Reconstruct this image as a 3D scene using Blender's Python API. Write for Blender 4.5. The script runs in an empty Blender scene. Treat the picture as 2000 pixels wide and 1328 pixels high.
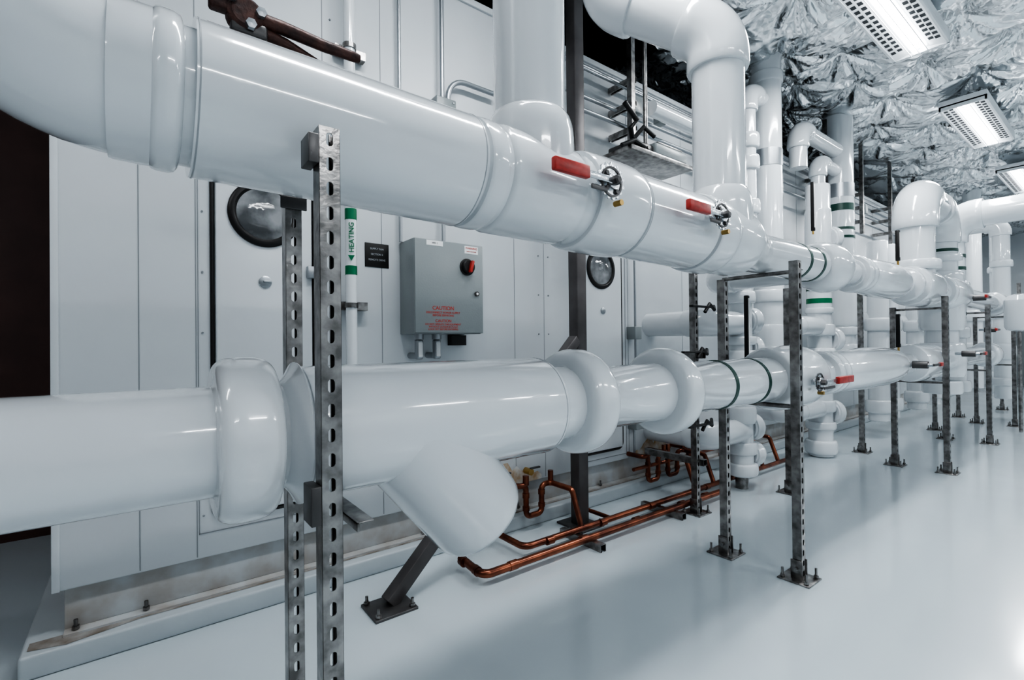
import bpy, bmesh, math, random
import numpy as np
from mathutils import Vector, Matrix, Euler
random.seed(4); np.random.seed(4)
scene = bpy.context.scene
COL = scene.collection
pi = math.pi
scene.view_settings.view_transform='AgX'
try: scene.view_settings.look='AgX - High Contrast'
except Exception as e: print(e)
scene.view_settings.exposure=-0.22

# ------------------------------------------------------------------ materials
def mat(name, col, rough=0.4, metal=0.0, bump=0.0, bscale=20, var=0.0, vscale=3, coat=0.0, emis=None, estr=0, rvar=0.0, col2=None, det=3, crough=.06):
    m = bpy.data.materials.new(name); m.use_nodes = True
    nt = m.node_tree; b = nt.nodes['Principled BSDF']
    b.inputs['Base Color'].default_value = (*col, 1)
    b.inputs['Roughness'].default_value = rough
    b.inputs['Metallic'].default_value = metal
    b.inputs['Coat Weight'].default_value = coat
    b.inputs['Coat Roughness'].default_value = crough
    geo = nt.nodes.new('ShaderNodeNewGeometry')
    P = geo.outputs['Position']
    if var > 0 or col2:
        n = nt.nodes.new('ShaderNodeTexNoise'); n.inputs['Scale'].default_value = vscale; n.inputs['Detail'].default_value = 5
        nt.links.new(P, n.inputs['Vector'])
        r = nt.nodes.new('ShaderNodeValToRGB')
        c2 = col2 if col2 else tuple(max(0, c*(1-var)) for c in col)
        r.color_ramp.elements[0].position = 0.35; r.color_ramp.elements[1].position = 0.65
        r.color_ramp.elements[0].color = (*c2, 1); r.color_ramp.elements[1].color = (*col, 1)
        nt.links.new(n.outputs['Fac'], r.inputs['Fac']); nt.links.new(r.outputs['Color'], b.inputs['Base Color'])
    if rvar > 0:
        n = nt.nodes.new('ShaderNodeTexNoise'); n.inputs['Scale'].default_value = vscale*1.7; n.inputs['Detail'].default_value = 4
        nt.links.new(P, n.inputs['Vector'])
        mr = nt.nodes.new('ShaderNodeMapRange'); mr.inputs['To Min'].default_value = max(0.02, rough-rvar); mr.inputs['To Max'].default_value = rough+rvar
        nt.links.new(n.outputs['Fac'], mr.inputs['Value']); nt.links.new(mr.outputs['Result'], b.inputs['Roughness'])
    if bump > 0:
        n = nt.nodes.new('ShaderNodeTexNoise'); n.inputs['Scale'].default_value = bscale; n.inputs['Detail'].default_value = det
        nt.links.new(P, n.inputs['Vector'])
        bp = nt.nodes.new('ShaderNodeBump'); bp.inputs['Strength'].default_value = bump; bp.inputs['Distance'].default_value = 0.01
        nt.links.new(n.outputs['Fac'], bp.inputs['Height']); nt.links.new(bp.outputs['Normal'], b.inputs['Normal'])
    if emis:
        b.inputs['Emission Color'].default_value = (*emis, 1); b.inputs['Emission Strength'].default_value = estr
    return m

PVC   = mat('white_pvc_jacket', (0.70,0.728,0.75), 0.16, coat=0.9, bump=0.16, bscale=7, crough=.03)
PVCS  = mat('pvc_seam_tape', (0.36,0.38,0.40), 0.35)
PANEL = mat('painted_steel_panel', (0.62,0.65,0.672), 0.36, bump=0.05, bscale=3, var=0.06, vscale=2)
SEAM  = mat('panel_joint', (0.22,0.235,0.25), 0.6)
SKID  = mat('skid_steel', (0.56,0.58,0.59), 0.45, col2=(0.42,0.39,0.36), vscale=7)
PAD   = mat('painted_concrete', (0.53,0.575,0.60), 0.3, bump=0.15, bscale=14, var=0.08)
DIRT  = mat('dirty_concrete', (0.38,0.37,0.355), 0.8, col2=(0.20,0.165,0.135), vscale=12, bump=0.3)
FLOOR = mat('epoxy_floor', (0.555,0.62,0.655), 0.2, bump=0.06, bscale=3, var=0.07, vscale=.9, rvar=0.05, coat=0.45, crough=.09)
DARK  = mat('dark_brown_wall', (0.075,0.033,0.028), 0.6, var=0.3)
BLACKV= mat('black_plenum', (0.006,0.006,0.007), 0.8)
WALL  = mat('painted_wall', (0.50,0.53,0.55), 0.5, bump=0.05, bscale=30)
GALV  = mat('galvanized_steel', (0.40,0.385,0.375), 0.28, metal=0.95, var=0.55, vscale=22, bump=0.12, bscale=60)
DSTEEL= mat('dark_steel', (0.14,0.135,0.135), 0.4, metal=0.7, var=0.3, vscale=10)
COLST = mat('column_steel', (0.14,0.13,0.13), 0.45, metal=0.5, var=0.3, vscale=6)
ZINC  = mat('zinc_plate', (0.62,0.64,0.66), 0.22, metal=0.95, bump=0.15, bscale=80)
COND  = mat('conduit_steel', (0.38,0.40,0.42), 0.35, metal=0.9)
COPPER= mat('copper_tube', (0.30,0.105,0.06), 0.28, metal=0.85, col2=(0.12,0.045,0.032), vscale=9)
BRASS = mat('brass', (0.45,0.30,0.11), 0.3, metal=0.9)
RED   = mat('red_vinyl_grip', (0.50,0.045,0.035), 0.35, var=.35, vscale=40)
RUST  = mat('rusty_iron', (0.10,0.045,0.036), 0.45, metal=0.3, col2=(0.04,0.022,0.02), vscale=30, bump=0.3, bscale=60)
STAIN = mat('rust_stain', (0.42,0.27,0.13), 0.7, col2=(0.60,0.60,0.58), vscale=14)
BLACK = mat('black_rubber', (0.012,0.011,0.011), 0.4)
GREEN = mat('green_band', (0.0,0.15,0.06), 0.4)
DGREEN= mat('dark_green_tape', (0.012,0.06,0.045), 0.4)
BOXG  = mat('grey_enclosure_paint', (0.25,0.275,0.28), 0.32, bump=0.05, bscale=100)
WLAB  = mat('white_label', (0.8,0.8,0.8), 0.5)
REDT  = mat('red_print', (0.45,0.06,0.045), 0.5)
FIXW  = mat('fixture_white', (0.80,0.82,0.84), 0.35)
FIXH  = mat('fixture_slot', (0.05,0.055,0.06), 0.6)
TUBE  = mat('fluorescent_tube', (1,1,1), 0.4, emis=(0.95,0.98,1.0), estr=16)
GLASS = mat('porthole_glass', (0.07,0.075,0.08), 0.06, coat=0.6, col2=(0.30,0.31,0.32), vscale=9, bump=0.5, bscale=8)
FOIL  = mat('foil_facing', (0.82,0.845,0.86), 0.22, metal=1.0)
def foilnodes():
    nt=FOIL.node_tree; b=nt.nodes['Principled BSDF']; N=nt.nodes; L=nt.links
    geo=N.new('ShaderNodeNewGeometry')
    n1=N.new('ShaderNodeTexNoise'); n1.inputs['Scale'].default_value=2.2; n1.inputs['Detail'].default_value=3
    L.new(geo.outputs['Position'],n1.inputs['Vector'])
    mx=N.new('ShaderNodeVectorMath'); mx.operation='MULTIPLY_ADD'; mx.inputs[1].default_value=(.5,.5,.5)
    L.new(n1.outputs['Color'],mx.inputs[0]); L.new(geo.outputs['Position'],mx.inputs[2])
    v=N.new('ShaderNodeTexVoronoi'); v.feature='DISTANCE_TO_EDGE'; v.inputs['Scale'].default_value=4.5
    L.new(mx.outputs[0],v.inputs['Vector'])
    v2=N.new('ShaderNodeTexVoronoi'); v2.feature='F1'; v2.inputs['Scale'].default_value=9
    L.new(mx.outputs[0],v2.inputs['Vector'])
    ad=N.new('ShaderNodeMath'); ad.operation='MULTIPLY_ADD'; ad.inputs[1].default_value=.4
    L.new(v2.outputs['Distance'],ad.inputs[0]); L.new(v.outputs['Distance'],ad.inputs[2])
    bp=N.new('ShaderNodeBump'); bp.inputs['Strength'].default_value=.4; bp.inputs['Distance'].default_value=.06
    L.new(ad.outputs[0],bp.inputs['Height']); L.new(bp.outputs['Normal'],b.inputs['Normal'])
foilnodes()

# ------------------------------------------------------------------ helpers
def group(name):
    e = bpy.data.objects.new(name, None); e.empty_display_size = 0.1
    COL.objects.link(e); return e

def mk(name, verts, faces, m, parent=None, smooth=True, angle=35):
    me = bpy.data.meshes.new(name)
    me.from_pydata([tuple(v) for v in verts], [], faces)
    me.validate(); me.update()
    me.materials.append(m)
    bm = bmesh.new(); bm.from_mesh(me); bmesh.ops.recalc_face_normals(bm, faces=bm.faces); bm.to_mesh(me); bm.free()
    if smooth:
        me.polygons.foreach_set('use_smooth', [True]*len(me.polygons))
        me.set_sharp_from_angle(angle=math.radians(angle))
    o = bpy.data.objects.new(name, me); COL.objects.link(o)
    if parent: o.parent = parent
    return o

def frame(a):
    a = Vector(a).normalized()
    h = Vector((0,0,1)) if abs(a.z) < 0.9 else Vector((1,0,0))
    u = a.cross(h).normalized(); v = a.cross(u).normalized()
    return a, u, v

def lathe(name, prof, org, axis, m, parent=None, seg=56, cap=True, angle=32):
    a,u,v = frame(axis); org = Vector(org); V=[]; F=[]
    for s,r in prof:
        for i in range(seg):
            t = 2*pi*i/seg
            V.append(org + a*s + (u*math.cos(t)+v*math.sin(t))*max(r,1e-4))
    for k in range(len(prof)-1):
        for i in range(seg):
            j=(i+1)%seg
            F.append((k*seg+i,k*seg+j,(k+1)*seg+j,(k+1)*seg+i))
    if cap:
        F.append(tuple(range(seg))); n=(len(prof)-1)*seg
        F.append(tuple(range(n+seg-1,n-1,-1)))
    return mk(name,V,F,m,parent,angle=angle)

def dome(x0,x1,rb,rt,p=.6,n=14,rb2=None):
    """rounded fitting cover between x0 and x1 rising from rb to rt"""
    c=(x0+x1)/2; h=(x1-x0)/2; out=[]; rb2=rb if rb2 is None else rb2
    for k in range(n+1):
        th=pi-pi*k/n; s=max(0,math.sin(th)); base=rb if th>pi/2 else rb2
        out.append((c+h*math.copysign(abs(math.cos(th))**.8,math.cos(th)),base+(rt-base)*s**p))
    return out

def cyl(name, p0, p1, r, m, parent=None, seg=24, bev=0.0):
    p0=Vector(p0);p1=Vector(p1);L=(p1-p0).length
    pr=[(0,r-bev),(bev,r),(L-bev,r),(L,r-bev)] if bev>0 else [(0,r),(L,r)]
    return lathe(name,pr,p0,p1-p0,m,parent,seg)

def fillet(pts, R, n=10):
    pts=[Vector(p) for p in pts]; out=[pts[0]]; arcs=[]
    for i in range(1,len(pts)-1):
        p=pts[i]; a=(pts[i-1]-p); b=(pts[i+1]-p); la=a.length; lb=b.length; a.normalize(); b.normalize()
        ang=a.angle(b); turn=pi-ang
        if turn<0.02: out.append(p); continue
        d=min(R*math.tan(turn/2), la*0.49 if i>1 else la*0.98, lb*0.49 if i<len(pts)-2 else lb*0.98)
        r=d/math.tan(turn/2)
        c=p+(a+b).normalized()*(r/math.cos(turn/2))
        s=p+a*d-c; e=p+b*d-c; ax=s.cross(e).normalized(); arc=[]
        for k in range(n+1):
            arc.append(c+Matrix.Rotation(turn*k/n,3,ax)@s)
        out+=arc; arcs.append((arc,-a,b))
    out.append(pts[-1]); return out,arcs

def sweep(name, pts, r, m, parent=None, seg=32, cap=True, closed=False):
    P=[Vector(p) for p in pts]
    rr=list(r) if isinstance(r,(list,tuple)) else [r]*len(P)
    Q=[P[0]]; q2=[rr[0]]
    for p,x in zip(P[1:],rr[1:]):
        if (p-Q[-1]).length>1e-5: Q.append(p); q2.append(x)
    P=Q; rr=q2; n=len(P)
    V=[];F=[]; up=None
    for k in range(n):
        if closed: t=(P[(k+1)%n]-P[(k-1)%n])
        else: t=(P[min(k+1,n-1)]-P[max(k-1,0)])
        t.normalize()
        if up is None: _,up,_=frame(t)
        up=(up-t*up.dot(t)).normalized(); w=t.cross(up)
        for i in range(seg):
            q=2*pi*i/seg
            V.append(P[k]+(up*math.cos(q)+w*math.sin(q))*rr[k])
    for k in range(n if closed else n-1):
        k2=(k+1)%n
        for i in range(seg):
            j=(i+1)%seg; F.append((k*seg+i,k*seg+j,k2*seg+j,k2*seg+i))
    if cap and not closed:
        F.append(tuple(range(seg))); q=(n-1)*seg; F.append(tuple(range(q+seg-1,q-1,-1)))
    return mk(name,V,F,m,parent,angle=40)

def pipe(pts, r, R, m, parent, cover=0.012, ext=0.05, seg=40, part='jacket'):
    out,arcs=fillet(pts,R)
    sweep(part,out,r,m,parent,seg)
    if cover:
        for arc,a,b in arcs:
            c=[arc[0]-a*ext,arc[0]-a*(ext-0.001),arc[0]-a*(ext-0.012)]+arc+[arc[-1]+b*(ext-0.012),arc[-1]+b*(ext-0.001),arc[-1]+b*ext]
            rr=[r*0.98,r+cover*0.75,r+cover]+[r+cover]*len(arc)+[r+cover,r+cover*0.75,r*0.98]
            sweep('elbow_cover',c,rr,m,parent,seg)

def tube(pts, r, R, m, parent, part='tube', seg=16):
    out,_=fillet(pts,R,6); return sweep(part,out,r,m,parent,seg)

def box(name, lo, hi, m, parent=None, bev=0.0, segs=2, rot=None):
    lo=Vector(lo);hi=Vector(hi); c=(lo+hi)/2; s=hi-lo
    me=bpy.data.meshes.new(name); bm=bmesh.new()
    bmesh.ops.create_cube(bm,size=1)
    for v in bm.verts: v.co=Vector((v.co.x*s.x,v.co.y*s.y,v.co.z*s.z))
    if bev>0: bmesh.ops.bevel(bm,geom=list(bm.edges),offset=bev,segments=segs,affect='EDGES',profile=0.5)
    bm.to_mesh(me); bm.free(); me.materials.append(m)
    if bev>0:
        me.polygons.foreach_set('use_smooth',[True]*len(me.polygons)); me.set_sharp_from_angle(angle=math.radians(50))
    o=bpy.data.objects.new(name,me); COL.objects.link(o); o.location=c
    if rot: o.rotation_euler=rot
    if parent: o.parent=parent
    return o

def ring(x, r, w, m, parent, y=1.27, z=1.71, axis=(1,0,0)):
    return lathe('band',[(-w/2,r-.004),(-w/2,r+.0025),(w/2,r+.0025),(w/2,r-.004)],(x,y,z),axis,m,parent,cap=False)

def text(s, size, loc, rot, m, parent, align='CENTER'):
    c=bpy.data.curves.new('lettering','FONT'); c.body=s; c.size=size; c.align_x=align; c.align_y='CENTER'; c.extrude=0.0004
    c.offset=size*.012
    c.materials.append(m)
    o=bpy.data.objects.new('lettering',c); COL.objects.link(o); o.location=loc; o.rotation_euler=rot
    if parent: o.parent=parent
    return o
FRONT=(pi/2,0,0)

_strut={}
def strut_mesh(L, slots=True, m=GALV):
    key=(round(L,3),slots,m.name)
    if key in _strut: return _strut[key]
    w=.0206; pitch=.0508; sw=.0072; sh=.0145; V=[];F=[]
    def add(a): V.append(a); return len(V)-1
    n=max(1,int(L/pitch)); ph=L/n
    ca=math.atan2(ph/2,w)
    angs=sorted(set([round(x,6) for x in [0,ca,pi/2,pi-ca,pi,pi+ca,1.5*pi,2*pi-ca, ca*.5, pi-ca*.5, pi+ca*.5, 2*pi-ca*.5, (ca+pi/2)/2, pi-(ca+pi/2)/2, pi+(ca+pi/2)/2, 2*pi-(ca+pi/2)/2]]))
    for k in range(n):
        zc=(k+.5)*ph
        if not slots:
            q=[add((-w,-w,zc-ph/2)),add((w,-w,zc-ph/2)),add((w,-w,zc+ph/2)),add((-w,-w,zc+ph/2))]; F.append(q); continue
        O=[];I=[]
        for a in angs:
            c,s=math.cos(a),math.sin(a)
            t=min(w/abs(c) if abs(c)>1e-6 else 9, (ph/2)/abs(s) if abs(s)>1e-6 else 9)
            O.append(add((c*t,-w,zc+s*t)))
            lo,hi=0,.03
            for _ in range(18):
                mid=(lo+hi)/2; x=abs(c*mid); z=abs(s*mid); zz=max(0,z-(sh-sw))
                if math.hypot(x,zz)<sw: lo=mid
                else: hi=mid
            I.append(add((c*lo,-w,zc+s*lo)))
        m_=len(angs)
        for i in range(m_):
            j=(i+1)%m_; F.append((O[i],O[j],I[j],I[i]))
    for sx in (-1,1):
        a=add((sx*w,-w,0));b=add((sx*w,-w,L));c=add((sx*w,w,L));d=add((sx*w,w,0)); F.append((a,b,c,d))
        e=add((sx*.011,w,0));f=add((sx*.011,w,L)); F.append((d,c,f,e))
        g=add((sx*.011,w-.007,0));h=add((sx*.011,w-.007,L)); F.append((e,f,h,g))
    me=bpy.data.meshes.new('strut'); me.from_pydata(V,[],F)
    bm=bmesh.new(); bm.from_mesh(me); bmesh.ops.remove_doubles(bm,verts=bm.verts,dist=1e-5)
    bmesh.ops.recalc_face_normals(bm,faces=bm.faces); bm.to_mesh(me); bm.free()
    me.materials.append(m); _strut[key]=me; return me
def strut(loc, L, parent, rot=(0,0,0), slots=True, part='strut_channel', m=None):
    o=bpy.data.objects.new(part, strut_mesh(L,slots,m or GALV)); COL.objects.link(o)
    o.location=loc; o.rotation_euler=rot; o.parent=parent
    s=o.modifiers.new('thick','SOLIDIFY'); s.thickness=.0026; s.offset=0
    return o
def bolt(p, parent, h=.05, r=.006):
    cyl('anchor_bolt',p,(p[0],p[1],p[2]+h),r,GALV,parent,12)
    cyl('nut',(p[0],p[1],p[2]+.004),(p[0],p[1],p[2]+.016),r*1.9,GALV,parent,6)
def base(x,y,parent,s=.075):
    box('base_plate',(x-s,y-s,0.0),(x+s,y+s,.008),GALV,parent,.002)
    box('post_bracket',(x-.03,y-.028,.008),(x-.0225,y+.028,.10),GALV,parent,.001)
    box('post_bracket',(x+.0225,y-.028,.008),(x+.03,y+.028,.10),GALV,parent,.001)
    for dx in(-1,1):
        for dy in(-1,1): bolt((x+dx*s*.75,y+dy*s*.75,.006),parent)
        cyl('bolt',(x+dx*.029,y,.06),(x+dx*.042,y,.06),.009,GALV,parent,6)

# ------------------------------------------------------------------ room shell
X0,X1,YR,YB,ZC=-4.5,17.5,-4.0,4.3,3.85
mk('floor',[(X0,YR,0),(X1,YR,0),(X1,YB,0),(X0,YB,0)],[(0,1,2,3)],FLOOR,smooth=False)
box('wall_back',(X0,YB,0),(X1,YB+.1,4.0),DARK)
box('wall_right',(X0,YR-.1,0),(X1,YR,4.0),WALL)
box('wall_end',(X1,YR,0),(X1+.1,YB,4.0),WALL)
def foil(name,xs,ys,seed):
    rs=np.random.RandomState(seed)
    nx,ny=len(xs),len(ys)
    Xg,Yg=np.meshgrid(xs,ys,indexing='ij')
    pins=[]; sp=.66
    for i,xx in enumerate(np.arange(X0,X1+sp,sp)):
        for yy in np.arange(YR,4.6,sp):
            pins.append((xx+rs.uniform(-.16,.16),yy+(sp/2 if i%2 else 0)+rs.uniform(-.16,.16),rs.uniform(0,6.28),rs.randint(5,9),rs.uniform(0,6.28)))
    best=np.full(Xg.shape,9.0); H=np.zeros(Xg.shape)
    def tri(a): return np.abs(((a/pi)%1.0)*2-1)
    for px_,py_,ph,n,ph2 in pins:
        ix=np.where((xs>px_-.8)&(xs<px_+.8))[0]; iy=np.where((ys>py_-.8)&(ys<py_+.8))[0]
        if len(ix)==0 or len(iy)==0: continue
        sl=(slice(ix[0],ix[-1]+1),slice(iy[0],iy[-1]+1))
        dx=Xg[sl]-px_;dy=Yg[sl]-py_; d=np.hypot(dx,dy); a=np.arctan2(dy,dx)
        m=d<best[sl]
        aw=a+.3*np.sin(a*2+ph2)+.6*d*np.sin(ph+ph2)
        cre=tri(aw*n/2+ph)*.42+tri(aw*n+ph2)*.38+tri(aw*n*2.0+ph*2)*.24
        h=-.16*(1-np.exp(-d/.26))+.12*(cre-.5)*np.exp(-((d-.17)/.21)**2)
        Hs=H[sl]; Hs[m]=h[m]; H[sl]=Hs; bs=best[sl]; bs[m]=d[m]; best[sl]=bs
    H+=.02*np.sin(Xg*5+Yg*3.3)+.015*np.sin(Yg*8-Xg*4.6)
    V=np.stack([Xg,Yg,ZC+.08+H],-1).reshape(-1,3)
    idx=np.arange(nx*ny).reshape(nx,ny)
    F=np.stack([idx[:-1,:-1],idx[:-1,1:],idx[1:,1:],idx[1:,:-1]],-1).reshape(-1,4)
    me=bpy.data.meshes.new(name); me.from_pydata(V.tolist(),[],F.tolist()); me.materials.append(FOIL)
    me.polygons.foreach_set('use_smooth',[True]*len(me.polygons))
    o=bpy.data.objects.new(name,me); COL.objects.link(o); return o
foil('ceiling',np.concatenate([np.linspace(X0,1.5,80),np.linspace(1.53,9,400),np.linspace(9.05,X1,170)]),np.concatenate([np.linspace(YR,-1.6,50),np.linspace(-1.55,2.62,210)]),3)
foil('ceiling_over_equipment',np.concatenate([np.linspace(3.7,9,220),np.linspace(9.05,X1,120)]),np.linspace(2.62,YB,60),3)
box('ceiling_plenum',(X0,YR,4.06),(X1,YB,4.10),BLACKV)

# ------------------------------------------------------------------ light fixtures
HF=3.62
def fixture(xa,xb,y0,y1,e=46):
    g=group('fluorescent_light_fixture'); z=HF
    box('housing',(xa,y0,z+.03),(xb,y1,z+.10),FIXW,g,.004)
    for yy in (y0,y1-.02): box('side_rail',(xa,yy,z),(xb,yy+.02,z+.05),FIXW,g,.002)
    for xx in (xa,xb-.02): box('end_cap',(xx,y0,z),(xx+.02,y1,z+.05),FIXW,g,.002)
    w=y1-y0
    for s in (0,1):
        ya=y0+.02 if s==0 else y1-.02; yb=ya+(.10 if s==0 else -.10)
        mk('reflector',[(xa+.02,ya,z+.004),(xb-.02,ya,z+.004),(xb-.02,yb,z+.026),(xa+.02,yb,z+.026)],[(0,1,2,3)],FIXW,g,smooth=False)
        V=[];F=[]
        n=int((xb-xa-.1)/.085)
        for k in range(n):
            x=xa+.06+k*.085
            for q in (.25,.68):
                c=ya+(yb-ya)*q; zz=z+.004+.022*q-.002; ee=.016
                b=len(V); V+= [(x,c-ee,zz-.002),(x+.05,c-ee,zz-.002),(x+.05,c+ee,zz-.002),(x,c+ee,zz-.002)]; F.append((b,b+1,b+2,b+3))
        mk('reflector_slots',V,F,FIXH,g,smooth=False)
    for yy in (y0+w*.42,y0+w*.58):
        cyl('lamp_tube',(xa+.05,yy,z+.012),(xb-.05,yy,z+.012),.016,TUBE,g,14)
    for k in range(3):
        yy=y0+w*(.35,.5,.65)[k]
        box('lamp_guard',(xa+.02,yy-.002,z-.014),(xb-.02,yy+.002,z-.008),FIXW,g)
    for xx in (xa+.3,xb-.3): cyl('suspension_rod',(xx,(y0+y1)/2,z+.1),(xx,(y0+y1)/2,4.0),.006,ZINC,g,8)
    l=bpy.data.lights.new('lamp','AREA'); l.shape='RECTANGLE'; l.size=xb-xa-.1; l.size_y=w*.5; l.energy=e*(xb-xa)/1.76; l.color=(.955,.98,1)
    o=bpy.data.objects.new('lamp',l); COL.objects.link(o); o.location=((xa+xb)/2,(y0+y1)/2,z-.03); o.parent=g
k=HF-1.2
for i in range(-2,4):  # first fixture is added out of view, dimmer, to light the left area
    fixture((1.475+1.335*i)*k,(2.18+1.335*i)*k,.391*k,.547*k, 24 if i==-2 else 50)
for i in range(-2,4):  # this whole row is added out of view for diffuse fill light
    fixture((1.46+1.335*i)*k,(2.165+1.335*i)*k,-2.95,-2.56, 26 if i==-2 else 50)

# ------------------------------------------------------------------ air handler
AX0,AX1,AY,AZ0,AZ1=-.265,14.0,2.55,.262,3.34
g=group('air_handling_unit')
box('casing',(AX0,AY,AZ0),(AX1,4.2,AZ1),PANEL,g,.006)
seams=[0.0,.2,.75,1.06,1.98,2.24,3.14,3.9,4.6,5.4,6.3,7.2,8.1,9.0,10,11,12,13]
for s in seams: box('panel_joint',(s-.0018,AY-.0012,AZ0+.01),(s+.0018,AY+.002,AZ1-.01),SEAM,g)
for s in (.225,2.19,2.28,.79):
    for kz in range(11):
        zz=.45+kz*.27; cyl('screw',(s,AY-.004,zz),(s,AY+.001,zz),.005,SEAM,g,8)
box('corner_trim',(AX0-.004,AY-.004,AZ0),(AX0+.02,AY+.01,AZ1),PANEL,g,.002)
box('roof_flashing',(AX0,AY-.015,AZ1-.03),(AX1,AY+.02,AZ1+.01),PANEL,g,.003)
box('skid_rail',(AX0+.03,AY+.03,.10),(AX1-.03,AY+.10,AZ0),SKID,g,.003)
box('skid_foot',(AX0+.03,AY-.02,.09),(AX1-.03,AY+.08,.10),SKID,g)
box('skid_end',(AX0+.03,AY+.05,.10),(AX0+.06,4.15,AZ0),SKID,g)
for xx in (-.2,.02,.6,1.3,2.0,2.8): bolt((xx,AY+.005,.10),g,.04,.007)
box('equipment_pad',(-.35,2.46,0),(14.1,4.25,.09),PAD,None,.012)
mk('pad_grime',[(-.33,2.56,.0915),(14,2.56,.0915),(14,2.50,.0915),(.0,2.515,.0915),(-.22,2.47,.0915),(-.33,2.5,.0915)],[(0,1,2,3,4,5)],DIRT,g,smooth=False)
for x0,x1,z1 in ((1.62,2.20,.42),(3.2,3.7,.40),(4.1,4.5,.36)):
    V=[(x0,AY-.0015,AZ0+.003)]+[(x0+(x1-x0)*q/16,AY-.0015,AZ0+.02+(z1-AZ0)*(.35+.65*random.random())*math.sin(pi*min(1,max(0,(q+.5)/17)))) for q in range(17)]+[(x1,AY-.0015,AZ0+.003)]
    mk('rust_streak',V,[tuple(range(len(V)))],STAIN,g,smooth=False)

def door(name,xa,xb,za,zb,px_,pz):
    g=group(name); y=AY
    R=.05; pts=[]
    for cx,cz,a0 in ((xb-R,zb-R,0),(xa+R,zb-R,90),(xa+R,za+R,180),(xb-R,za+R,270)):
        for q in range(7):
            a=math.radians(a0+q*15); pts.append((cx+R*math.cos(a),y-.006,cz+R*math.sin(a)))
    sweep('gasket',pts,.009,BLACK,g,10,closed=True)
    box('leaf',(xa+.012,y-.022,za+.012),(xb-.012,y-.0005,zb-.012),PANEL,g,.008)
    fr=.055
    for (a,b,c,d) in ((xa-fr,za-fr,xa-fr+.003,zb+fr),(xb+fr-.003,za-fr,xb+fr,zb+fr),(xa-fr,za-fr,xb+fr,za-fr+.004),(xa-fr,zb+fr-.004,xb+fr,zb+fr)):
        box('frame_joint',(a,y-.003,b),(c,y+.001,d),SEAM,g)
    c=(px_,y-.022,pz)
    lathe('porthole_rim',[(0,.155),(.008,.155),(.014,.149),(.018,.141),(.018,.131),(.012,.122),(.004,.118)],c,(0,-1,0),BLACK,g,cap=False,seg=64)
    lathe('porthole_glass',[(0,.122),(.007,.120),(.012,.10),(.015,.05),(.016,.001)],c,(0,-1,0),GLASS,g,seg=64)
    return g
d1=door('door_1',.262,.70,.425,2.3,.475,1.82)
lathe('latch_escutcheon',[(0,.028),(.006,.028),(.01,.02),(.012,.001)],(.475,AY-.022,1.50),(0,-1,0),COND,d1)
box('latch',(.465,AY-.04,1.496),(.50,AY-.03,1.506),COND,d1,.002)
for z in (.75,1.56,2.1):
    box('hinge_latch',(.66,AY-.05,z-.03),(.73,AY-.02,z+.03),COND,d1,.004)
    cyl('latch_handle',(.70,AY-.06,z-.05),(.70,AY-.06,z+.05),.009,ZINC,d1,12)
d2=door('door_2',2.56,3.05,.36,2.3,2.80,1.76)
lathe('latch_escutcheon',[(0,.025),(.006,.025),(.01,.018),(.012,.001)],(2.82,AY-.022,1.44),(0,-1,0),COND,d2)

# ------------------------------------------------------------------ disconnect box
g=group('electrical_disconnect_box')
bx0,bx1,by,bz0,bz1=1.165,1.59,2.35,1.255,1.77
box('enclosure',(bx0,by+.02,bz0),(bx1,AY,bz1),BOXG,g,.004)
box('enclosure_door',(bx0-.004,by,bz0+.004),(bx1+.004,by+.018,bz1-.004),BOXG,g,.004)
kx,kz=1.485,1.635
lathe('switch_plate',[(0,.048),(.004,.048),(.006,.044),(.006,.001)],(kx,by,kz),(0,-1,0),BLACK,g)
lathe('switch_hub',[(0,.040),(.02,.038),(.024,.034),(.024,.001)],(kx,by-.006,kz),(0,-1,0),BLACK,g)
box('switch_lever',(kx-.002,by-.05,kz-.036),(kx+.016,by-.022,kz+.034),RED,g,.005,rot=(0,.25,0))
cyl('door_latch',(1.548,by,1.485),(1.548,by-.01,1.485),.014,DSTEEL,g,20)
cyl('latch_slot',(1.548,by-.01,1.485),(1.548,by-.012,1.485),.007,WLAB,g,20)
box('label',(1.23,by-.001,1.735),(1.33,by+.001,1.762),WLAB,g)
box('label',(1.47,by-.001,1.712),(1.56,by+.001,1.755),WLAB,g)
text('WARNING',.016,(1.515,by-.0015,1.743),FRONT,REDT,g); text('HIGH VOLTAGE',.009,(1.515,by-.0015,1.725),FRONT,REDT,g)
text('VFD 1',.014,(1.28,by-.0015,1.748),FRONT,BLACK,g)
text('CAUTION',.030,(1.33,by-.0005,1.395),FRONT,REDT,g)
text('DISCONNECT POWER SUPPLY\nBEFORE SERVICING',.0155,(1.33,by-.0005,1.363),FRONT,REDT,g)
text('CAUTION',.022,(1.33,by-.0005,1.325),FRONT,REDT,g)
text('DO NOT OPERATE THIS EQUIPMENT\nWITHOUT GUARDS IN PLACE\nLOCK OUT BEFORE ENTERING',.0135,(1.33,by-.0005,1.293),FRONT,REDT,g)
for xx in (1.225,1.335):
    cyl('conduit_hub',(xx,2.44,bz0),(xx,2.44,bz0-.03),.026,COND,g,20)
    box('conduit_body',(xx-.02,2.42,bz0-.14),(xx+.02,2.46,bz0-.03),COND,g,.01)
    box('conduit_cover',(xx-.013,2.416,bz0-.125),(xx+.013,2.421,bz0-.045),WLAB,g,.004)
    cyl('conduit_lb',(xx,2.44,bz0-.12),(xx,AY,bz0-.12),.018,COND,g,16)
box('name_plate',(1.47,2.50,1.19),(1.57,AY,1.25),BLACK,g)
g=group('equipment_name_plate')
box('plate',(.965,AY-.004,1.62),(1.10,AY,1.75),BLACK,g,.001)
for q,s in enumerate(('SUPPLY FAN','SECTION 2','REMOTE DRIVE')):
    text(s,.014,(1.032,AY-.0045,1.72-.03*q),FRONT,PVCS,g)

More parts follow.
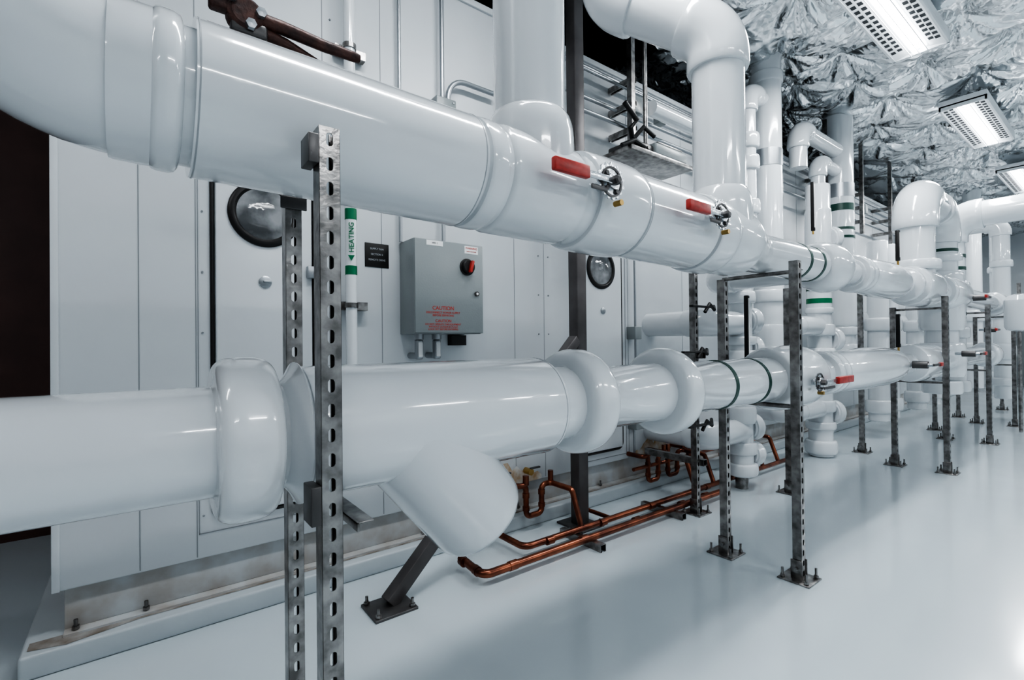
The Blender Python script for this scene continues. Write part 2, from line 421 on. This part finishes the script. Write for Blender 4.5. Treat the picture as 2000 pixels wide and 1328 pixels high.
# ------------------------------------------------------------------ wall conduits
g=group('labelled_refrigerant_pipe')
cyl('pipe',(.86,2.46,.55),(.86,2.46,3.8),.028,PVC,g,24)
for z0,z1 in ((1.555,1.60),(1.835,1.89)): cyl('green_band',(.86,2.46,z0),(.86,2.46,z1),.0295,GREEN,g,24)
text('\u25C4 HEATING',.036,(.853,2.429,1.72),(pi/2,-pi/2,-.25),GREEN,g)
cyl('pipe_cap',(.86,2.46,.535),(.86,2.46,.56),.033,PVC,g,24)
for z in (1.40,2.72):
    strut((.80,2.52,z),.16,g,(0,pi/2,0),slots=False)
    lathe('pipe_clamp',[(-.012,.029),(-.012,.034),(.012,.034),(.012,.029)],(.86,2.46,z),(0,0,1),GALV,g,cap=False)
g=group('electrical_conduit')
tube([(1.16,2.52,1.77),(1.16,2.52,3.6)],.010,.05,COND,g)
cyl('coupling',(1.16,2.52,2.5),(1.16,2.52,2.54),.014,COND,g,16)
g=group('electrical_conduit')
tube([(1.42,2.50,1.77),(1.42,2.50,2.50)],.011,.05,COND,g)
box('junction_box',(1.35,2.44,2.46),(1.48,2.54,2.62),BOXG,g,.006)
for sx,sz in ((1.37,2.48),(1.46,2.60)): cyl('cover_screw',(sx,2.436,sz),(sx,2.44,sz),.006,ZINC,g,8)
tube([(1.42,2.50,2.62),(1.42,2.50,3.6)],.013,.05,COND,g)
tube([(1.46,2.50,2.61),(1.46,2.50,2.78),(1.80,2.50,2.78)],.015,.12,COND,g,'flex_conduit')
g=group('electrical_conduit')
tube([(3.14,2.50,.3),(3.14,2.50,.62),(3.17,2.50,.9),(3.17,2.50,2.1)],.009,.05,COND,g)
box('junction_box',(3.12,2.46,1.22),(3.20,2.55,1.32),BOXG,g,.004)
box('junction_box',(3.12,2.46,.50),(3.22,2.55,.62),BOXG,g,.004)

# ------------------------------------------------------------------ UPPER insulated pipe run
UY=1.27; SL=-.0216; UAX=(1,0,SL)
def uz(x): return 1.742+SL*x
UZ2=1.668
g=group('insulated_supply_pipe')
pa,_=fillet([(-.02,UY,1.745),(-.25,UY,1.745),(-.25,UY,3.9)],.225,18)
sweep('riser_elbow',pa,.149,PVC,g,56)
prof=[(-.045,.147),(-.045,.154),(-.035,.1555),(.022,.1565),(.026,.160),(.034,.1625),(.056,.1625),(.066,.159),(.071,.152),(.074,.143),(.092,.143),(.092,.1645),(.775,.1645),(.775,.150)]
prof+=[(.79,.150)]+dome(.792,.855,.153,.167,.4,10,.158)+[(.862,.156),(.872,.156)]
prof+=[(.876,.162),(.89,.168),(1.16,.168),(1.175,.166),(1.19,.158),(1.225,.156)]
prof+=dome(1.235,1.50,.158,.180,.3,18)+[(1.505,.154),(1.512,.154),(1.512,.168),(1.985,.168),(1.985,.154),(1.99,.154)]
prof+=dome(1.995,2.15,.158,.180,.3,14)+[(2.155,.154),(2.165,.154),(2.17,.162),(2.18,.166),(2.37,.166),(2.39,.163),(2.395,.150),(2.41,.147)]
lathe('jacket',prof,(0,UY,1.742),UAX,PVC,g,72,angle=38)
z24=uz(2.4)
rp=[];rr=[]
for q in range(9):
    f=q/8; s=f*f*(3-2*f); rp.append((2.40+.2*f,UY,z24+(UZ2-z24)*s)); rr.append(.147+(.106-.147)*s)
sweep('reducer',rp,rr,PVC,g,56,cap=False)
prof=[(2.59,.106),(3.36,.106),(3.362,.118)]+[(3.37,.130),(3.40,.145),(3.45,.156),(3.52,.163),(3.58,.162),(3.63,.15),(3.665,.125),(3.68,.08),(3.98,.08),(3.98,.095)]
prof+=dome(3.99,4.08,.10,.135,.4,8)+dome(4.10,4.18,.10,.13,.4,8)+dome(4.20,5.10,.085,.145,.75,18)+[(5.11,.09),(5.2,.09)]+dome(5.21,5.3,.12,.15,.4,8)+[(5.31,.1),(5.34,.1)]+dome(5.36,5.92,.14,.18,.3,14)+[(5.94,.10),(6.3,.10)]
prof+=dome(6.32,6.42,.12,.165,.4,8)+dome(6.45,7.1,.12,.18,.6,12)+[(7.2,.11),(9.2,.11)]+dome(9.2,9.5,.12,.16)+[(9.51,.001)]
lathe('jacket',prof,(0,UY,UZ2),(1,0,0),PVC,g,64,angle=38)
pipe([(3.52,UY,UZ2),(3.52,2.02,UZ2),(3.9,2.02,UZ2)],.09,.12,PVC,g,.015,.04,36,'branch')
for x,r in ((.098,.1645),(.770,.1645),(1.516,.168),(1.981,.168)):
    ring(x,r-.0015,.003,PVCS,g,UY,uz(x),UAX)
lathe('tee_saddle',[(.0,.150),(.12,.150),(.17,.149),(.205,.145),(.23,.137),(.245,.128),(.25,.12)],(1.06,UY,uz(1.06)),(0,0,1),PVC,g)
cyl('riser_jacket',(1.06,UY,1.72),(1.06,UY,3.9),.122,PVC,g,56)
lathe('tee_saddle',[(.0,.150),(.15,.149),(.19,.145),(.22,.136),(.24,.126),(.245,.12)],(2.27,UY,uz(2.27)),(0,0,1),PVC,g)
pipe([(2.27,UY,1.69),(2.27,UY,2.70),(1.98,1.72,3.02),(1.98,1.72,3.9)],.122,.2,PVC,g,.022,.06,48,'riser_jacket')
for x in (3.08,3.27): ring(x,.106,.028,DGREEN,g,UY,UZ2)

def butterfly(x,y,z,sgn,parent,L=.27,r0=.066,gs=.125):
    cyl('stem',(x,y+.06,z),(x,y,z),.016,ZINC,parent,20)
    V=[];F=[];N=60
    for yy in (y,y-.006):
        for i in range(N):
            a=2*pi*i/N; r=r0 if (i%4)>1 else r0-.008
            if math.sin(a)<-.3: r*=.88
            V.append((x+r*math.cos(a),yy,z+r*math.sin(a)))
    for i in range(N): F.append((i,(i+1)%N,N+(i+1)%N,N+i))
    F.append(tuple(range(N)));F.append(tuple(range(2*N-1,N-1,-1)))
    mk('notch_plate',V,F,ZINC,parent,angle=20)
    lathe('plate_groove',[(0,.050),(.003,.050),(.003,.043),(0,.043)],(x,y-.006,z),(0,-1,0),DSTEEL,parent,28,cap=False)
    lathe('stem_nut',[(0,.016),(.018,.016),(.022,.010),(.022,.001)],(x,y-.018,z),(0,-1,0),DSTEEL,parent,6)
    lathe('hub',[(0,.028),(.012,.026),(.014,.001)],(x,y-.006,z),(0,-1,0),ZINC,parent,20)
    for a in (.6,2.4,3.9,5.3): cyl('plate_bolt',(x+.036*math.cos(a),y-.006,z+.036*math.sin(a)),(x+.036*math.cos(a),y-.014,z+.036*math.sin(a)),.008,DSTEEL,parent,6)
    s=sgn
    def bar(n,a,b,y0,y1,h,m,dz=0,bev=.003):
        box(n,(min(x+s*a,x+s*b),y0,z+dz-h/2),(max(x+s*a,x+s*b),y1,z+dz+h/2),m,parent,bev)
    bar('lever_arm',0,gs+.01,y-.022,y-.015,.022,ZINC)
    bar('trigger',.03,gs-.02,y-.018,y-.012,.016,DSTEEL,-.034)
    bar('lever_grip',gs,L,y-.032,y-.010,.040,RED,0,.005)
    cyl('drain_plug',(x+.045,y+.02,z-.06),(x+.045,y-.01,z-.06),.010,BRASS,parent,12)
v=group('butterfly_valve_handle'); butterfly(1.225,1.06,1.722,-1,v)
v=group('butterfly_valve_handle'); butterfly(1.905,1.06,1.715,-1,v)
v=group('butterfly_valve_handle'); butterfly(2.86,1.06,.975,1,v,.42,.05,.2)

# ------------------------------------------------------------------ LOWER insulated pipe run
LZ=.988
g=group('insulated_return_pipe')
prof=[(-2.2,.1225),(.125,.1225)]+dome(.128,.250,.128,.187,.42,22)+[(.254,.124),(.266,.122),(.276,.130),(.288,.146),(.297,.162),(.301,.171),(.303,.171),(.305,.161),(1.075,.161),(1.084,.157),(1.088,.130),(1.188,.128)]
prof+=dome(1.192,1.318,.128,.188,.5,22,.122)+[(1.322,.119),(1.72,.119)]+dome(1.724,1.846,.120,.185,.5,22)
prof+=[(1.85,.118),(2.70,.118)]+dome(2.71,3.18,.122,.183,.45,20)+[(3.19,.085),(3.40,.085)]
prof+=dome(3.42,3.50,.10,.14,.4,8)+dome(3.52,3.60,.10,.14,.4,8)+dome(3.62,4.95,.09,.152,.7,20)+[(4.96,.085),(5.3,.085)]+dome(5.31,6.0,.13,.17,.3,14)+[(6.02,.105),(8.6,.105)]+dome(8.6,8.9,.12,.16)+[(8.91,.001)]
lathe('jacket',prof,(0,UY,LZ),(1,0,0),PVC,g,72,angle=38)
dx,dz=.633,-.774
lathe('strainer_leg',[(0,.158),(.10,.156),(.375,.152),(.40,.150),(.415,.143),(.423,.125),(.429,.09),(.432,.05),(.433,.001)],(.575,UY,LZ),(dx,0,dz),PVC,g,64,angle=50)
for x in (2.20,2.52): ring(x,.118,.026,DGREEN,g,UY,LZ)
for x,r in ((.31,.1605),(1.07,.1605)): ring(x,r-.0015,.003,PVCS,g,UY,LZ)

# ------------------------------------------------------------------ strut stands
def stand(xf,yf,xb,yb,ztop,zbt,bars,plates=True,slots=True):
    g=group('strut_pipe_stand')
    strut((xf,yf,.008),ztop-.008,g,slots=slots)
    strut((xb,yb,.008),zbt-.008,g,slots=slots)
    if plates: base(xf,yf,g); base(xb,yb,g)
    for zb in bars:
        xm=max(xf,xb)
        box('cross_angle',(xm+.022,yf-.015,zb-.020),(xm+.028,yb+.015,zb),GALV,g,.001)
        box('cross_angle',(xm+.022,yf-.015,zb-.004),(xm+.06,yb+.015,zb),GALV,g,.001)
    return g
s=stand(.318,1.055,.350,1.49,1.655,1.625,(.815,))
box('pipe_bracket',(.275,1.03,1.575),(.296,1.09,1.635),DSTEEL,s,.002)
box('pipe_bracket',(.315,1.462,1.585),(.385,1.468,1.62),DSTEEL,s,.002)
box('pipe_bracket',(.275,1.03,.83),(.296,1.09,.91),DSTEEL,s,.002)
s=stand(2.63,1.075,2.63,1.46,1.60,1.545,(1.560,.868))
s=stand(5.72,1.09,5.72,1.47,1.58,1.5,(1.485,.81))
s=stand(7.65,1.09,7.65,1.47,1.58,1.5,(1.50,.84))
s=stand(9.4,1.09,9.4,1.47,1.58,1.5,(1.50,.84),slots=False)
s=stand(11.4,1.1,11.4,1.47,1.5,1.5,(1.45,),slots=False)
def post(x,y,z,bars=()):
    g=group('strut_post'); strut((x,y,.008),z,g); base(x,y,g)
    for zb in bars: strut((x+.0425,y-.05,zb),.5,g,(-pi/2,0,0),slots=False,part='cross_channel')
post(3.09,1.93,1.95,(1.1,.35)); post(4.06,1.72,1.6); post(6.1,1.85,1.7); post(8.3,1.7,1.7); post(9.9,1.75,1.7)

g=group('steel_column')
box('shaft',(2.30-.042,2.24,.012),(2.30+.042,2.325,3.85),COLST,g,.006)
box('base_plate',(2.2,2.16,0),(2.4,2.40,.012),DSTEEL,g,.002)
for a,b in ((2.22,2.18),(2.38,2.18)): bolt((a,b,.01),g,.04,.007)
p0=Vector((.90,2.12,.02)); p1=Vector((2.25,2.26,1.22)); d=(p1-p0)
b=box('diagonal_brace',(-.032,-.032,-d.length/2),(.032,.032,d.length/2),COLST,g,.004)
b.rotation_mode='QUATERNION'; b.rotation_quaternion=d.to_track_quat('Z','Y'); b.location=(p0+p1)/2
box('brace_foot',(.80,2.02,0),(1.0,2.2,.012),DSTEEL,g,.002)
for a,bb in ((.82,2.04),(.98,2.04),(.82,2.18),(.98,2.18)): bolt((a,bb,.01),g,.04,.007)

g=group('lever_pipe_clamp')
cy=1.5
lathe('clamp_hub',[(-.03,.035),(-.02,.045),(.02,.045),(.03,.035)],(.235,cy,2.105),(0,1,0),RUST,g,24)
box('clamp_jaw',(.15,cy-.02,2.10),(.25,cy+.02,2.16),RUST,g,.008)
box('clamp_jaw',(.20,cy-.022,2.05),(.29,cy+.022,2.09),DSTEEL,g,.008)
for a,zz in ((.20,2.13),(.245,2.07),(.27,2.11)): lathe('clamp_bolt',[(0,.014),(.014,.014),(.016,.001)],(a,cy-.03,zz),(0,-1,0),COND,g,6)
sweep('lever',[(.24,cy,2.11),(.33,cy-.01,2.105),(.44,cy-.02,2.09),(.53,cy-.03,2.083),(.545,cy-.03,2.083)],[.022,.019,.017,.015,.012],RUST,g,12)
sweep('lever',[(.25,cy,2.08),(.34,cy,2.07),(.42,cy,2.045),(.50,cy,2.01)],[.018,.014,.012,.010],RUST,g,12)
cyl('hanger_rod',(.22,cy,2.14),(.22,cy,3.85),.008,DSTEEL,g,12)

# ------------------------------------------------------------------ copper drains
g=group('copper_condensate_drain')
tube([(1.36,2.24,.055),(1.34,2.0,.055),(3.6,1.98,.055)],.021,.05,COPPER,g,'main')
tube([(1.70,2.40,.25),(1.70,2.40,.06),(1.70,2.12,.06),(5.2,2.10,.06)],.019,.05,COPPER,g,'main')
tube([(1.70,2.40,.25),(1.70,2.56,.25)],.019,.05,COPPER,g,'main')
for x in (1.5,2.02,2.5,3.0,3.3): cyl('coupling',(x,2.0,.055),(x+.05,2.0,.055),.0245,COPPER,g,20)
for x in (1.85,2.3,2.8,3.5,4.1): cyl('coupling',(x,2.107,.06),(x+.05,2.107,.06),.0225,COPPER,g,20)
for y,z in ((2.05,.055),(2.18,.055)): cyl('coupling',(1.345,y,z),(1.348,y+.035,z),.0245,COPPER,g,20)
for x in (2.1,2.9):
    strut((x,1.90,.021),.34,g,(-pi/2,0,0),slots=False,part='pipe_support')
def trap(x,w=.13,zt=.30,zb=.10):
    tube([(x,2.56,zt),(x,2.40,zt),(x+.06,2.40,zt),(x+.06,2.40,zb),(x+.06+w,2.40,zb),(x+.06+w,2.40,zt-.02),(x+.14+w,2.40,zt-.02),(x+.14+w,2.2,zt-.02),(x+.14+w,2.12,.06)],.018,.035,COPPER,g,'trap')
    for q in (x+.06,x+.06+w): 
        cyl('coupling',(q,2.40,zt-.05),(q,2.40,zt-.08),.0225,COPPER,g,16); cyl('coupling',(q,2.40,zb+.04),(q,2.40,zb+.065),.0225,COPPER,g,16)
    cyl('tee_stub',(x+.06,2.40,zt),(x+.06,2.40,zt+.06),.020,COPPER,g,16)
    cyl('cleanout',(x+.14+w,2.40,zt-.02),(x+.14+w,2.40,zt+.06),.018,COPPER,g,16)
for x in (1.88,3.12,3.38,3.68,4.2,4.5): trap(x)
tube([(2.42,2.40,.60),(2.42,2.40,.06),(2.42,2.12,.06)],.014,.04,COPPER,g,'vent')
tube([(3.0,2.40,.22),(4.7,2.40,.22)],.014,.04,COPPER,g,'header')
g=group('drain_valve')
for x in (1.78,2.02): 
    cyl('valve_body',(x,2.50,.36),(x,2.44,.36),.022,BRASS,g,12)
    box('valve_lever',(x-.008,2.43,.38),(x+.07,2.45,.39),DSTEEL,g,.002)

# ------------------------------------------------------------------ riser stacks and ceiling drops
def stack(name,x,y,z0,z1,r,bulges,m=PVC,g=None):
    g=g or group(name); pr=[(z0,r*.9),(z0+.01,r)]
    for zb,h,rb in sorted(bulges): pr+=dome(zb-h/2,zb+h/2,r,rb,.42,12)
    pr+=[(z1-.01,r),(z1,r*.92)]
    lathe('jacket',pr,(x,y,0),(0,0,1),m,g,40,angle=45)
    return g
def vband(x,y,z,r,w,m,g): lathe('band',[(-w/2,r-.003),(-w/2,r+.003),(w/2,r+.003),(w/2,r-.003)],(x,y,z),(0,0,1),m,g,cap=False,seg=40)
def blob(x,y,z,r,g,d=(1,-.35,0)): lathe('blind_flange',[(0,r*.8)]+dome(.01,.08,r*.85,r,.4,8)+[(.09,r*.7),(.12,r*.6),(.14,r*.35),(.145,.001)],(x,y,z),d,PVC,g,36,angle=45)
g=stack('insulated_riser',3.9,2.02,.10,1.95,.092,[(.16,.10,.125),(.33,.10,.12),(.60,.14,.115),(1.0,.25,.125),(1.20,.07,.125),(1.55,.10,.12),(1.75,.14,.12)])
cyl('pedestal',(3.9,2.02,.0),(3.9,2.02,.12),.05,GALV,g)
for zz in (.47,1.34):
    pipe([(3.42,2.56,zz),(3.42,2.05,zz),(3.9,2.02,zz)],.098,.12,PVC,g,.01,.03,36,'coil_stub')
    blob(3.97,2.0,zz+.02,.11,g); blob(3.99,2.0,zz-.20,.10,g)
def gauge(x,y,z,h=.26,w=.05):
    g=group('stem_thermometer')
    box('case',(x-.016,y-.015,z),(x+.016,y+.015,z+h),BLACK,g,.005)
    box('scale',(x-.008,y-.017,z+.03),(x+.008,y-.014,z+h-.02),WLAB,g)
    cyl('well',(x,y,z-w),(x,y,z),.008,BRASS,g,12)
gauge(3.42,1.72,1.06,.46); gauge(4.92,1.85,2.20,.45,.03); gauge(5.1,1.27,1.86,.26,.10); gauge(5.08,1.27,1.13,.28)
g=stack('insulated_riser',5.6,2.06,.0,2.80,.112,[(.10,.14,.15),(.32,.08,.14),(.52,.12,.14),(.95,.34,.15),(1.30,.12,.14),(1.50,.06,.13),(2.0,.12,.14),(2.3,.5,.122)])
vband(5.6,2.06,1.60,.113,.05,GREEN,g); vband(5.6,2.06,1.72,.113,.03,DGREEN,g)
for zz in (.45,1.2,1.95,2.25): blob(5.68,2.0,zz,.125,g)
for zz in (1.34,.50):
    pipe([(5.0,2.56,zz),(5.0,2.1,zz),(5.6,2.06,zz)],.1,.12,PVC,g,.01,.03,36,'coil_stub')
g=stack('insulated_ceiling_drop_pipe',4.80,2.2,.95,3.95,.132,[(1.15,.4,.16),(1.62,.12,.16),(3.70,.10,.15)])
vband(4.80,2.2,2.93,.133,.16,COND,g)
pipe([(4.80,2.2,3.48),(4.42,2.2,3.48),(4.42,2.2,1.75)],.075,.14,PVC,g,.02,.05,36,'branch')
for zz in (2.15,2.35,2.75,2.95): lathe('valve_cover',dome(0,.13,.08,.105,.4,10),(4.42,2.2,zz),(0,0,1),PVC,g,32,angle=45)
pipe([(4.80,2.2,1.10),(4.80,2.56,1.10)],.11,.1,PVC,g,0,0,36,'coil_stub')
g=stack('insulated_ceiling_drop_pipe',6.62,2.2,.85,3.95,.145,[(1.0,.3,.17),(1.6,.5,.16),(1.30,.10,.17)])
for zz in (2.50,2.40,2.0,1.95): vband(6.62,2.2,zz,.146,.03,DGREEN,g)
vband(6.62,2.2,2.95,.146,.16,COND,g); vband(6.62,2.2,2.75,.146,.08,DGREEN,g)
pipe([(6.62,2.2,3.42),(5.5,2.2,3.42),(5.5,2.2,3.0)],.085,.16,PVC,g,.02,.05,36,'branch')
pipe([(6.62,2.2,3.18),(6.0,2.2,3.18),(6.0,2.2,2.3)],.07,.12,PVC,g,.02,.05,36,'branch')
pipe([(6.62,2.2,1.0),(6.62,2.56,1.0)],.11,.1,PVC,g,0,0,36,'coil_stub')
g=group('insulated_pipe_arch')
AYc=UY+.05
pipe([(5.62,UY,UZ2),(5.62,UY,2.52),(6.75,AYc,2.52),(6.75,AYc,.9)],.142,.26,PVC,g,.028,.06,44)
lathe('collar',dome(0,.09,.145,.185,.4,10),(5.62,UY,1.82),(0,0,1),PVC,g,44,angle=45)
for zz,h,r in ((1.28,.33,.195),(1.70,.2,.19),(2.0,.08,.18),(.80,.36,.2),(.62,.14,.17)):
    lathe('tee_body',dome(0,h,.14,r,.35,12),(6.75,AYc,zz),(0,0,1),PVC,g,44,angle=45)
for zz in (2.25,2.12): vband(6.75,AYc,zz,.143,.03,DGREEN,g)
g=group('insulated_crossover_pipe')
pipe([(7.95,UY+.2,.55),(7.95,UY+.2,2.68),(7.95,-3.9,2.68)],.15,.26,PVC,g,.03,.06,44)
for zz in (2.2,2.05,1.5): vband(7.95,UY+.2,zz,.151,.04,DGREEN,g)
for zz in (.55,.9,1.2,1.75): lathe('valve_cover',dome(0,.14,.15,.19,.4,10),(7.95,UY+.2,zz),(0,0,1),PVC,g,36,angle=45)
g=group('insulated_riser')
stack('',10.2,1.3,.3,2.75,.10,[(.55,.12,.14),(1.0,.24,.15),(1.6,.2,.15),(2.3,.1,.13)],g=g)
pipe([(10.2,1.3,2.70),(10.2,1.3,2.9),(10.2,2.5,2.9)],.10,.14,PVC,g,.02,.04,30,'branch')
stack('',11.0,1.45,.3,2.9,.09,[(.6,.12,.12),(1.0,.24,.13),(1.6,.2,.13),(2.3,.1,.12)],g=g)
stack('',12.0,1.9,.3,3.9,.13,[(1.0,.24,.18),(1.6,.2,.18)],g=g)
stack('',13.2,1.2,.3,3.9,.13,[(1.0,.24,.18),(1.6,.2,.18)],g=g)
g=group('expansion_tank')
lathe('shell',[(0,.05),(.02,.12),(.06,.14),(.4,.14),(.46,.10),(.48,.04)],(8.9,.98,1.28),(0,0,1),PVC,g,36)
cyl('nozzle',(8.9,.98,1.75),(8.9,.98,1.9),.02,GALV,g,12)
cyl('leg',(8.9,.98,0),(8.9,.98,1.3),.02,GALV,g,12)
g=group('insulated_riser')
for x in (7.2,7.6,8.8,9.6):
    stack('',x,2.0,.2,2.4,.11,[(.38,.16,.145),(.88,.16,.145),(1.38,.16,.145),(1.88,.16,.145)],g=g)
    pipe([(x,2.0,1.45),(x,2.56,1.45)],.09,.1,PVC,g,0,0,30,'coil_stub')
g=group('lever_valve')
for (x,y,z,s) in ((5.0,1.06,.99,1),(6.4,1.0,1.05,1),(6.95,1.0,1.62,-1),(8.2,1.1,1.3,-1)):
    cyl('stem',(x,y+.15,z),(x,y-.03,z),.014,ZINC,g,12); cyl('body',(x,y+.1,z),(x,y,z),.03,DSTEEL,g,12)
    box('lever_arm',(min(x,x+s*.2),y-.04,z-.01),(max(x,x+s*.2),y-.028,z+.01),DSTEEL,g,.002)
    box('grip',(min(x+s*.18,x+s*.27),y-.044,z-.016),(max(x+s*.18,x+s*.27),y-.026,z+.016),RED,g,.004)

# ------------------------------------------------------------------ overhead rack, conduits, actuator
g=group('overhead_conduit_rack')
for (y,z,r) in ((2.46,3.20,.018),(2.40,3.14,.012),(2.46,2.98,.014),(2.40,2.84,.016)):
    cyl('conduit',(2.36,y,z),(12.5,y,z),r,COND,g,14)
for x in (2.9,4.1,5.3,6.5,7.7,8.9,10.1):
    strut((x,2.30,2.62),1.2,g,slots=False)
    for z in (3.16,2.98,2.79): strut((x+.0425,2.30,z),.24,g,(-pi/2,0,0),slots=False,part='rack_arm')
for x in (3.0,3.3,7.2,7.5,8.0): box('junction_box',(x,2.34,2.95),(x+.09,2.40,3.08),BOXG,g,.005)
cyl('insulated_tube',(3.0,2.2,2.92),(3.55,2.2,2.92),.055,PVC,g,28)
g=group('black_cable_tray')
for q in range(6):
    tube([(2.4,2.75+.06*q,3.42),(3.3,2.72+.05*q,3.5),(5.0,2.8+.05*q,3.42),(8,2.8+.05*q,3.44)],.022,.3,BLACK,g,'cable')
# grey actuator with black linkage, slung from a rod above the pipe run
g=group('damper_actuator')
box('gearbox',(2.52,1.98,2.445),(2.80,2.20,2.505),DSTEEL,g,.012)
box('motor',(2.72,1.96,2.445),(3.08,2.20,2.525),BOXG,g,.012)
box('motor_cover',(2.76,1.97,2.525),(3.04,2.18,2.54),GALV,g,.004)
box('bracket',(2.46,1.95,2.415),(3.14,2.23,2.445),GALV,g,.003)
for xx in (2.56,2.66): cyl('cover_bolt',(xx,1.98,2.475),(xx,1.97,2.475),.012,GALV,g,6)
cyl('hanger_strut',(2.80,2.10,2.52),(2.80,2.10,3.8),.016,GALV,g,12)
sweep('linkage',[(2.56,2.02,2.50),(2.50,1.99,2.57),(2.54,1.97,2.62),(2.42,1.97,2.70)],.018,BLACK,g,10)
sweep('linkage',[(2.54,2.02,2.50),(2.62,1.98,2.60),(2.72,1.97,2.56)],.015,BLACK,g,10)
sweep('linkage',[(2.40,1.98,2.43),(2.50,1.96,2.48),(2.60,1.96,2.46)],.015,BLACK,g,10)
g=group('valve_linkage')
for (x,z) in ((3.10,1.43),(3.0,1.12),(3.05,.62)):
    box('lever',(x-.16,1.84,z),(x+.1,1.87,z+.014),BLACK,g,.003)
    sweep('jaw',[(x,1.85,z-.03),(x+.06,1.85,z+.03),(x+.12,1.85,z-.01),(x+.2,1.9,z+.02)],.012,BLACK,g,10)

g=group('door_3')
box('leaf',(X1-.05,1.0,.01),(X1-.01,2.0,2.1),BOXG,g,.004)
box('frame',(X1-.03,.93,.0),(X1-.001,2.07,2.17),PANEL,g,.004)

# ------------------------------------------------------------------ world, camera
w=bpy.data.worlds.new('World'); scene.world=w; w.use_nodes=True
w.node_tree.nodes['Background'].inputs[0].default_value=(.78,.84,.9,1); w.node_tree.nodes['Background'].inputs[1].default_value=.25
cam=bpy.data.cameras.new('camera'); co=bpy.data.objects.new('camera',cam); COL.objects.link(co)
cam.sensor_width=36; cam.lens=950/2000*36; cam.clip_start=.02
R=Matrix.Rotation(math.radians(-37.5),4,'Z')@Matrix.Rotation(math.radians(90.36),4,'X')@Matrix.Rotation(-.0105,4,'Z')
co.matrix_world=Matrix.Translation((0,0,1.2))@R
scene.camera=co
